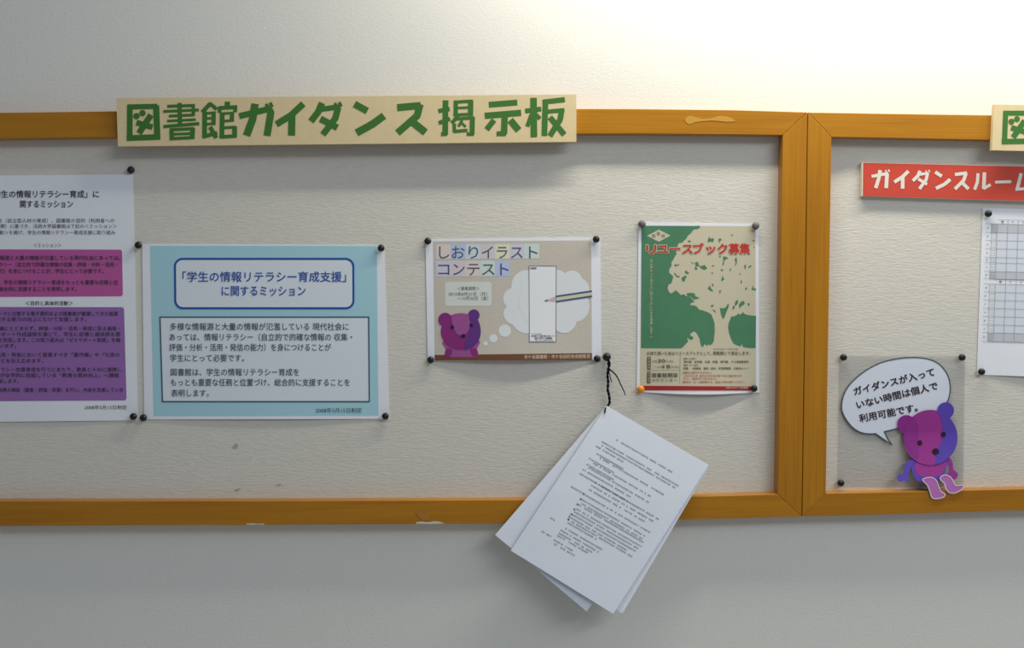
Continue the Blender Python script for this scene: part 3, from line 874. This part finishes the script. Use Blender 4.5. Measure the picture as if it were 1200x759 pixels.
for ys in (r1, r2):
    for k in range(7):
        a, b = ys[k], ys[k + 1]
        p0, p1_ = tt(1156.5, (a + b) / 2), tt(1160.8, (a + b) / 2)
        sm.append(('月火水木金土日'[k], p0[0] + 0.4, p0[1], p0[0] + 2.8, p0[1], 2.6, 0.0))
        for j in (0.2, 0.5, 0.8):
            c0, c1 = tt(1163.2, a + (b - a) * j), tt(1167.9, a + (b - a) * j)
            sm.append((['09:00', '13:00', '17:00'][int(j * 3)], c0[0], c0[1], c1[0], c1[1], 1.9, 0.0))
    for k in range(9):
        c0, c1 = tt(1173.6 + 12.2 * k, ys[0] - 3), tt(1176.0 + 12.2 * k, ys[0] - 3)
        sm.append((str(k + 1), c0[0], c0[1], c1[0], c1[1], 2.6, 0.0))
lettering('table_lettering', sh, sm, 0.0008, M_ink_soft, p5, res=1)

# ------------------------------------------------------------------ clear film with speech bubble
M_film = bpy.data.materials.new('clear_plastic_film')
M_film.use_nodes = True
nt = M_film.node_tree
nt.nodes.clear()
out = nt.nodes.new('ShaderNodeOutputMaterial')
mixs = nt.nodes.new('ShaderNodeMixShader')
tr = nt.nodes.new('ShaderNodeBsdfTransparent'); tr.inputs[0].default_value = (0.955, 0.955, 0.96, 1)
gl = nt.nodes.new('ShaderNodeBsdfPrincipled')
gl.inputs['Base Color'].default_value = (0.50, 0.50, 0.50, 1); gl.inputs['Roughness'].default_value = 0.3
mixs.inputs[0].default_value = 0.10
nt.links.new(tr.outputs[0], mixs.inputs[1]); nt.links.new(gl.outputs[0], mixs.inputs[2]); nt.links.new(mixs.outputs[0], out.inputs[0])
FD = FACE + 0.0014
q = [(983.2, 416.4), (1131, 417.0), (1129, 570.5), (981.2, 571.0)]
fsh = Sheet(FD)
film = grid_sheet('clear_film', fsh, q, M_film, None, nx=2, ny=2, thick=0.0003)
tag(film, 'clear plastic sheet pinned behind the speech bubble and bear cut-out', 'plastic sheet')

Zb = lambda x, y: (980 + x / 6.327, 410 + y / 6.327)
_lp = [(40, 420), (52, 345), (95, 262), (190, 172), (320, 98), (450, 65), (560, 55), (670, 64), (750, 95), (805, 150), (838, 220), (845, 300), (825, 380), (770, 445), (650, 510), (520, 560), (430, 587), (356, 605),
       (292, 619), (240, 621), (190, 613), (150, 594), (110, 562), (72, 512), (48, 465)]
bub = spline([Zb(*p) for p in _lp], 4)
_k = 17 * 4          # the tail leaves the oval between these two points
bub = bub[:_k + 1] + [Zb(380, 655), Zb(414, 704), Zb(350, 660)] + bub[_k + 4:]
bd = FACE + 0.0028
bsh = Sheet(bd)
sb = thing('speech_bubble', W(*Zb(440, 600), bd), 'white oval speech bubble with dark slanted Japanese handwriting-style print', 'paper cut-out')
def plate(name, polys, s, lift, thick, m, parent, label=None):
    """thin solid card: front, back and rim"""
    V, Fc = [], []
    for pg in polys:
        v1, f1 = flat_geo(s, [pg], lift)
        v2, f2 = flat_geo(s, [pg], lift - thick)
        n0 = len(V); V += v1; Fc += [[n0 + i for i in f] for f in f1]
        n1 = len(V); V += v2; Fc += [[n1 + i for i in reversed(f)] for f in f2]
        n2 = len(V); L = len(pg)
        V += [s.P(x, y, lift) for x, y in pg] + [s.P(x, y, lift - thick) for x, y in pg]
        Fc += [[n2 + i, n2 + (i + 1) % L, n2 + L + (i + 1) % L, n2 + L + i] for i in range(L)]
    o = link_mesh(name, V, Fc, m, parent)
    if label:
        o['label'] = label
    return o
plate('bubble_card', [bub], bsh, 0, 0.0006, mat('bubble_white_paper', (218, 224, 238), 0.5), sb)
flat('bubble_border', bsh, outline(bub, 1.3), 0.0003, mat('dark_teal_ink', (58, 84, 84), 0.6), sb, label='dark teal outline')
M_brown = mat('dark_brown_ink', (54, 36, 42), 0.6)
lettering('lettering', bsh, [
    ('ガイダンスが入って', *Zb(130, 308), *Zb(726, 160), 10.2, 0.022),
    ('いない時間は個人で', *Zb(152, 408), *Zb(750, 262), 10.2, 0.022),
    ('利用可能です。', *Zb(172, 508), *Zb(600, 424), 10.2, 0.022)], 0.0004, M_brown, sb, res=3)

# ------------------------------------------------------------------ bear cut-out
Zc = lambda x, y: (1040 + x / 5.06, 450 + y / 5.06)
zc = lambda pts: [Zc(*p) for p in pts]
def bdep(x, y):
    t = min(1, max(0, (y - 505) / (572 - 505)))
    return FACE + 0.0045 + 0.0195 * t ** 1.4
ksh = Sheet(bdep)
bear = thing('bear_cutout', W(*Zc(260, 600), 0.029), 'purple and magenta paper bear sitting on the bottom rail beside the speech bubble', 'paper cut-out')
K_mag = mat('bear_magenta_paper', (152, 50, 140), 0.5)
K_dmag = mat('bear_plum_paper', (136, 42, 134), 0.5)
K_pur = mat('bear_violet_paper', (88, 66, 172), 0.5)
K_pink = mat('bear_pink_paper', (198, 120, 196), 0.45)
K_blk = mat('bear_black_paper', (30, 18, 34), 0.5)
K_rim = mat('white_card_rim', (232, 226, 236), 0.5)
plate('body', [spline(zc([(152, 470), (150, 530), (172, 565), (205, 582), (260, 580), (305, 570), (332, 545), (345, 500), (345, 450), (200, 430)]), 4)], ksh, 0.0002, 0.0006, K_pur, bear, 'violet body piece')
flat('tummy', ksh, [spline(zc([(168, 470), (168, 515), (190, 542), (240, 552), (300, 545), (330, 520), (340, 460), (220, 430)]), 4)], 0.0005, K_mag, bear)
plate('arm', [spline(zc([(128, 450), (104, 480), (98, 510), (92, 530), (70, 534), (58, 548), (60, 566), (74, 578), (92, 574), (104, 570), (112, 582), (122, 572), (124, 545), (130, 515), (145, 490), (164, 478), (165, 450)]), 3)], ksh, 0.0000, 0.0006, K_pur, bear, 'violet arm')
plate('arm', [spline(zc([(345, 430), (372, 440), (388, 470), (390, 505), (408, 518), (418, 535), (412, 556), (395, 566), (376, 556), (358, 548), (352, 536), (362, 520), (360, 485), (345, 470)]), 3)], ksh, 0.0000, 0.0006, K_dmag, bear, 'plum arm')
head = [(255 + 163 * math.cos(a) * 0.985, 316 + 164 * math.sin(a)) for a in [2 * math.pi * k / 48 for k in range(48)]]
plate('head', [zc(head)], ksh, 0.0016, 0.0008, K_mag, bear)
plate('ear', [ell(*Zc(113, 238), 55 / 5.06)], ksh, 0.0012, 0.0006, K_dmag, bear, 'plum ear')
plate('ear', [ell(*Zc(346, 156), 49 / 5.06)], ksh, 0.0012, 0.0006, K_pur, bear, 'violet ear')
flat('cheek', ksh, [spline(zc([(296, 160), (340, 180), (385, 222), (410, 280), (413, 345), (390, 405), (345, 450), (300, 472), (278, 474), (290, 440), (285, 408), (318, 350), (326, 290), (322, 220)]), 4), ell(*Zc(346, 156), 47 / 5.06)], 0.0019, K_pur, bear, label='violet side of the face')
flat('cheek', ksh, [spline(zc([(150, 192), (176, 230), (186, 280), (178, 330), (185, 400), (176, 442), (130, 400), (102, 345), (100, 290), (118, 235)]), 4)], 0.0019, K_dmag, bear, label='plum side of the face')
plate('eye', [ell(*Zc(192, 347), 15 / 5.06)], ksh, 0.0026, 0.0006, K_blk, bear)
plate('eye', [ell(*Zc(332, 297), 14.5 / 5.06)], ksh, 0.0026, 0.0006, K_blk, bear)
plate('nose', [ell(*Zc(286, 398), 20 / 5.06, 18 / 5.06)], ksh, 0.0026, 0.0006, K_blk, bear)
l1 = spline(zc([(208, 566), (240, 553), (272, 556), (294, 578), (306, 612), (320, 638), (340, 650), (334, 668), (298, 678), (266, 674), (252, 638), (238, 600)]), 3)
l2 = spline(zc([(312, 560), (334, 538), (368, 546), (388, 570), (404, 600), (440, 598), (452, 606), (434, 628), (398, 645), (366, 642), (348, 620), (338, 588)]), 3)
ld = Sheet(FRONT + 0.0022)
for pg, dl in ((l1, 0), (l2, 0)):
    lg = plate('leg', [pg], ld, 0, 0.0006, K_pink, bear, 'pink leg with a white rim hanging over the rail')
    v_, f_ = flat_geo(ld, outline(pg, 1.1), 0.0003)
    rim = link_mesh('leg_rim', v_, f_, K_rim, None)
    rim.parent = lg
    rim.location = -Vector(bear['_at'])
    shine = [[(pg[0][0] + 2, pg[0][1] + 2), (pg[0][0] + 6.5, pg[0][1] + 1.5), (pg[0][0] + 5, pg[0][1] + 4)]]

# ------------------------------------------------------------------ push pins
def pin_mesh(name, r=0.0066, h=0.0078):
    prof = [(0.0009, -0.004), (0.0009, 0.0), (r * 0.80, 0.0), (r * 0.96, h * 0.22), (r, h * 0.42), (r * 0.93, h * 0.68), (r * 0.70, h * 0.88), (r * 0.38, h * 0.98), (0.0, h)]
    n = 20
    verts, faces = [], []
    for rr, hh in prof[:-1]:
        for k in range(n):
            a = 2 * math.pi * k / n
            verts.append((rr * math.cos(a), -hh, rr * math.sin(a)))
    for i in range(len(prof) - 2):
        for k in range(n):
            a = i * n + k; b = i * n + (k + 1) % n
            faces.append((a, a + n, b + n, b))
    verts.append((0, -prof[-1][1], 0))
    t = len(verts) - 1
    base = (len(prof) - 2) * n
    for k in range(n):
        faces.append((base + k, t, base + (k + 1) % n))
    faces.append(tuple(range(n)))
    me = bpy.data.meshes.new(name)
    me.from_pydata(verts, [], faces)
    me.update()
    for p in me.polygons:
        p.use_smooth = True
    bm = bmesh.new(); bm.from_mesh(me); bmesh.ops.recalc_face_normals(bm, faces=bm.faces); bm.to_mesh(me); bm.free()
    return me
PM = {}
for k, m in (('black', M_black), ('grey', M_greypin), ('orange', M_orange)):
    me = pin_mesh('push_pin_' + k)
    me.materials.append(m)
    PM[k] = me
pins = [
    (153.2, 199, 'black', 'black round pin above the top corner of the white pink-and-purple poster'),
    (157, 487.6, 'black', 'black round pin at the lower corner of the white pink-and-purple poster'),
    (162.8, 287.2, 'black', 'dark round pin at the upper left corner of the pale blue poster'),
    (446.8, 290.6, 'black', 'dark round pin at the upper right corner of the pale blue poster'),
    (168.7, 489.0, 'black', 'dark round pin at the lower left corner of the pale blue poster'),
    (451.8, 487.2, 'black', 'dark round pin at the lower right corner of the pale blue poster'),
    (501.4, 282.5, 'black', 'black round pin at the upper left corner of the beige bear poster'),
    (698.4, 280.3, 'black', 'black round pin at the upper right corner of the beige bear poster'),
    (504.8, 421.3, 'black', 'black round pin at the lower left corner of the beige bear poster'),
    (699.5, 420.0, 'black', 'black round pin at the lower right corner of the beige bear poster'),
    (752.0, 262.5, 'grey', 'grey round pin at the upper left corner of the green tree poster'),
    (884.8, 264.8, 'grey', 'grey round pin at the upper right corner of the green tree poster'),
    (883.0, 454.8, 'black', 'black round pin at the lower right corner of the green tree poster'),
    (750.4, 455.8, 'orange', 'orange round pin at the lower left corner of the green tree poster'),
    (1157.1, 250.4, 'black', 'black round pin at the top of the timetable sheet'),
    (1149.2, 435.2, 'black', 'black round pin at the bottom of the timetable sheet'),
    (987.7, 418.4, 'black', 'black round pin at the upper left corner of the clear film'),
    (1126.3, 418.5, 'black', 'black round pin at the upper right corner of the clear film'),
    (984.6, 565.3, 'black', 'black round pin at the lower left corner of the clear film'),
]
for x, y, k, lab in pins:
    o = bpy.data.objects.new('push_pin', PM[k])
    COL.objects.link(o)
    o.location = W(x, y, FACE + 0.0040)
    o.location.y = -(FACE + 0.0040)
    if x < 160 and y < 210 or k == 'x':
        o.location.y = -(FACE + 0.0004)
    o.scale = (0.92, 1, 0.92) if k == 'black' else (1, 1, 1)
    tag(o, lab, 'pin', 'round pins holding the papers')
o = bpy.data.objects.new('push_pin', PM['black'])
COL.objects.link(o)
o.location = W(710.6, 417.8, FACE + 0.004); o.location.y = -(FACE + 0.004)
o.scale = (1.1, 1.5, 1.1)
tag(o, 'black pin beside the bear poster with the black string tied to it', 'pin', 'round pins holding the papers')

# ------------------------------------------------------------------ string and hanging sheets
Zg = lambda x, y: (660 + x / 7.59, 400 + y / 7.59)
def hang(y):            # the bundle leans out: it lies on the cloth at the top and over the bottom rail below
    t = (y - 470.0) / (580.0 - 470.0)
    return 0.0120 + 0.0205 * max(0, t) ** 1.0 if t < 1 else 0.0325 + 0.0195 * (t - 1) * 0.9
def ipath(pts, dep, n=6):
    out = []
    L = len(pts)
    for i in range(L - 1):
        p0 = Vector(pts[max(0, i - 1)]); p1 = Vector(pts[i]); p2 = Vector(pts[i + 1]); p3 = Vector(pts[min(L - 1, i + 2)])
        for j in range(n):
            t = j / n
            v = 0.5 * ((2 * p1) + (p2 - p0) * t + (2 * p0 - 5 * p1 + 4 * p2 - p3) * t * t + (3 * p1 - p0 - 3 * p2 + p3) * t ** 3)
            s = (i + t) / (L - 1)
            out.append(W(v.x, v.y, dep(s)))
    out.append(W(pts[-1][0], pts[-1][1], dep(1)))
    return out
st = thing('black_string', W(711, 484, 0.018), 'black twisted string hanging the white sheets from its pin, one loose end curling away', 'string')
main = ipath([Zg(*p) for p in [(380, 140), (402, 168), (412, 200), (402, 240), (394, 300), (400, 360), (396, 430), (408, 480), (412, 545), (390, 578), (375, 600), (371, 636)]], lambda s: FACE + 0.0105 + 0.0035 * math.sin(s * 5) * 0.3 + 0.0085 * max(0.0, (s - 0.72) / 0.28))
for ph, nm in ((0, 'strand'), (math.pi, 'strand')):
    pts = []
    for i, p in enumerate(main):
        a = i * 0.85 + ph
        r = 0.00105 if i < len(main) - 14 else 0.0004
        pts.append(p + Vector((math.cos(a) * r, math.sin(a) * r, 0)))
    n = len(pts)
    rad = [0.00150 if i < n - 14 else 0.00105 for i in range(n)]
    v, f = tube(pts, rad, 8)
    link_mesh(nm, v, f, M_string, st, smooth=True)
# knot wound round the pin's neck and a lump below
for (cx, cy, rr) in ((392, 150, 0.0052), (404, 196, 0.0030), (402, 252, 0.0028)):
    ring = [W(*Zg(cx, cy), FACE + 0.0105) + Vector((math.cos(t) * rr * 0.55, math.sin(2 * t) * 0.0010, math.sin(t) * rr * 0.8)) for t in [2 * math.pi * k / 18 for k in range(19)]]
    v, f = tube(ring, 0.0013, 8)
    link_mesh('knot', v, f, M_string, st, smooth=True)
le = ipath([Zg(*p) for p in [(405, 245), (425, 258), (462, 290), (490, 335), (512, 385), (535, 430), (552, 475)]], lambda s: FACE + 0.0105 + 0.006 * math.sin(math.pi * s))
v, f = tube(le, [0.0014 - 0.0006 * i / len(le) for i in range(len(le))], 8)
link_mesh('loose_end', v, f, M_string, st, smooth=True)
le = ipath([Zg(*p) for p in [(402, 250), (412, 290), (422, 330), (431, 362)]], lambda s: FACE + 0.0095)
v, f = tube(le, 0.0008, 8)
link_mesh('loose_end', v, f, M_string, st, smooth=True)

def hsheet(lift, ox=0.0, curl=0.0):
    return Sheet(lambda x, y: hang(y) + lift + curl * max(0.0, (y - 600) / 120.0) ** 2)
hs = [
    ([(709, 477), (813, 563), (687.4, 716), (580.2, 626.5)], 0.0000, 0.003, 'rearmost hanging white sheet, its corner swung out furthest at the left'),
    ([(712.4, 477), (829.2, 549.5), (729.4, 718.6), (611, 646)], 0.0030, 0.002, 'middle hanging white sheet, a sliver showing along the right of the front one'),
    ([(711, 475.2), (830.6, 544.6), (718.7, 719), (598.4, 644.8)], 0.0060, 0.004, 'front hanging white sheet covered in small print'),
]
M_paper2 = mat('white_copy_paper', (230, 235, 246), 0.5, 0.3, 0.012, 20)
for q, lift, curl, lab in hs:
    s = hsheet(lift, curl=curl)
    t = thing('hanging_sheet', s.P(*q[0]), lab, 'paper sheet', 'printed sheets hanging from the string')
    grid_sheet('paper', s, q, M_paper2, t, nx=16, ny=22)
fs = hsheet(0.0060, curl=0.004)
# small print on the front sheet: too small to read, so rows of print-like marks; (a,b) are sheet coordinates along / down the lines
O = Vector((711, 475.2)); EX = (Vector((830.6, 544.6)) - O) / 210.0; EY = (Vector((598.4, 644.8)) - O) / 297.0
rnd = random.Random(3)
marks = []
def mm(x, y):
    p = O + EX * x + EY * y
    return (p.x, p.y)
def print_row(x0, x1, y, h=2.6, gap=0.10, dot=False):
    x = x0
    while x < x1:
        wd = 2.6
        if rnd.random() > gap:
            a = rnd.uniform(0.15, 0.5)
            marks.append([mm(x, y - h * .5), mm(x + wd, y - h * .5), mm(x + wd, y - h * .5 + h * 0.24), mm(x, y - h * .5 + h * 0.24)])
            if rnd.random() < 0.8:
                marks.append([mm(x, y + h * .22), mm(x + wd, y + h * .22), mm(x + wd, y + h * .44), mm(x, y + h * .44)])
            c = x + rnd.uniform(0.3, 1.5)
            marks.append([mm(c, y - h * .5), mm(c + .75, y - h * .5), mm(c + .75, y + h * .5), mm(c, y + h * .5)])
        x += 3.3
Zh = lambda x, y: (570 + x / 2.811, 460 + y / 2.811)
def inv(px, py):
    d = Vector((px, py)) - O
    det = EX.x * EY.y - EX.y * EY.x
    return ((d.x * EY.y - d.y * EY.x) / det, (EX.x * d.y - EX.y * d.x) / det)
rows = [((428, 155), (608, 268)), ((375, 158), (628, 313)), ((369, 167), (622, 322)), ((362, 176), (450, 222)), ((358, 197), (455, 250)), ((374, 214), (580, 340)),
    ((338, 216), (420, 262)), ((352, 232), (540, 338)), ((325, 232), (415, 284)), ((336, 246), (532, 360)), ((318, 252), (475, 340)), ((308, 266), (470, 350)), ((352, 292), (565, 415)),
    ((345, 305), (550, 426)), ((338, 318), (528, 412)), ((278, 308), (310, 326)), ((318, 332), (560, 430)), ((312, 350), (530, 458)), ((308, 362), (528, 466)), ((302, 368), (524, 475)), ((296, 382), (520, 490)),
    ((290, 392), (505, 500)), ((282, 400), (500, 512)), ((278, 412), (460, 518)), ((270, 418), (482, 548)), ((268, 428), (360, 480)), ((210, 412), (228, 424)),
    ((250, 440), (375, 525)), ((244, 452), (356, 538)), ((238, 462), (350, 520)), ((234, 470), (330, 528)), ((182, 456), (216, 476)), ((222, 484), (282, 516)), ((218, 494), (292, 536))]
for a, b in rows:
    pa, pb = inv(*Zh(*a)), inv(*Zh(*b))
    print_row(pa[0], pb[0], pa[1] + rnd.uniform(-.2, .2), 2.3, 0.13)
for bx_, by_ in ((320, 332), (311, 350), (300, 367), (290, 384), (280, 400), (274, 408), (270, 416)):
    p = inv(*Zh(bx_, by_))
    marks.append([mm(p[0] - 1.4, p[1] - 1.3), mm(p[0] + 1.4, p[1] - 1.3), mm(p[0] + 1.4, p[1] + 1.3), mm(p[0] - 1.4, p[1] + 1.3)])
fv, ff = [], []
for mk in marks:
    n0 = len(fv)
    fv += [fs.P(x, y, 0.0004) for x, y in mk]
    ff.append([n0, n0 + 3, n0 + 2, n0 + 1])
pr = link_mesh('small_print', fv, ff, mat('copy_toner', (100, 102, 114), 0.6), t)
pr['kind'] = 'stuff'

# ------------------------------------------------------------------ tidy up
COL.objects.unlink(_to)
bpy.data.objects.remove(_to)
for o in bpy.data.objects:
    if '_at' in o:
        del o['_at']
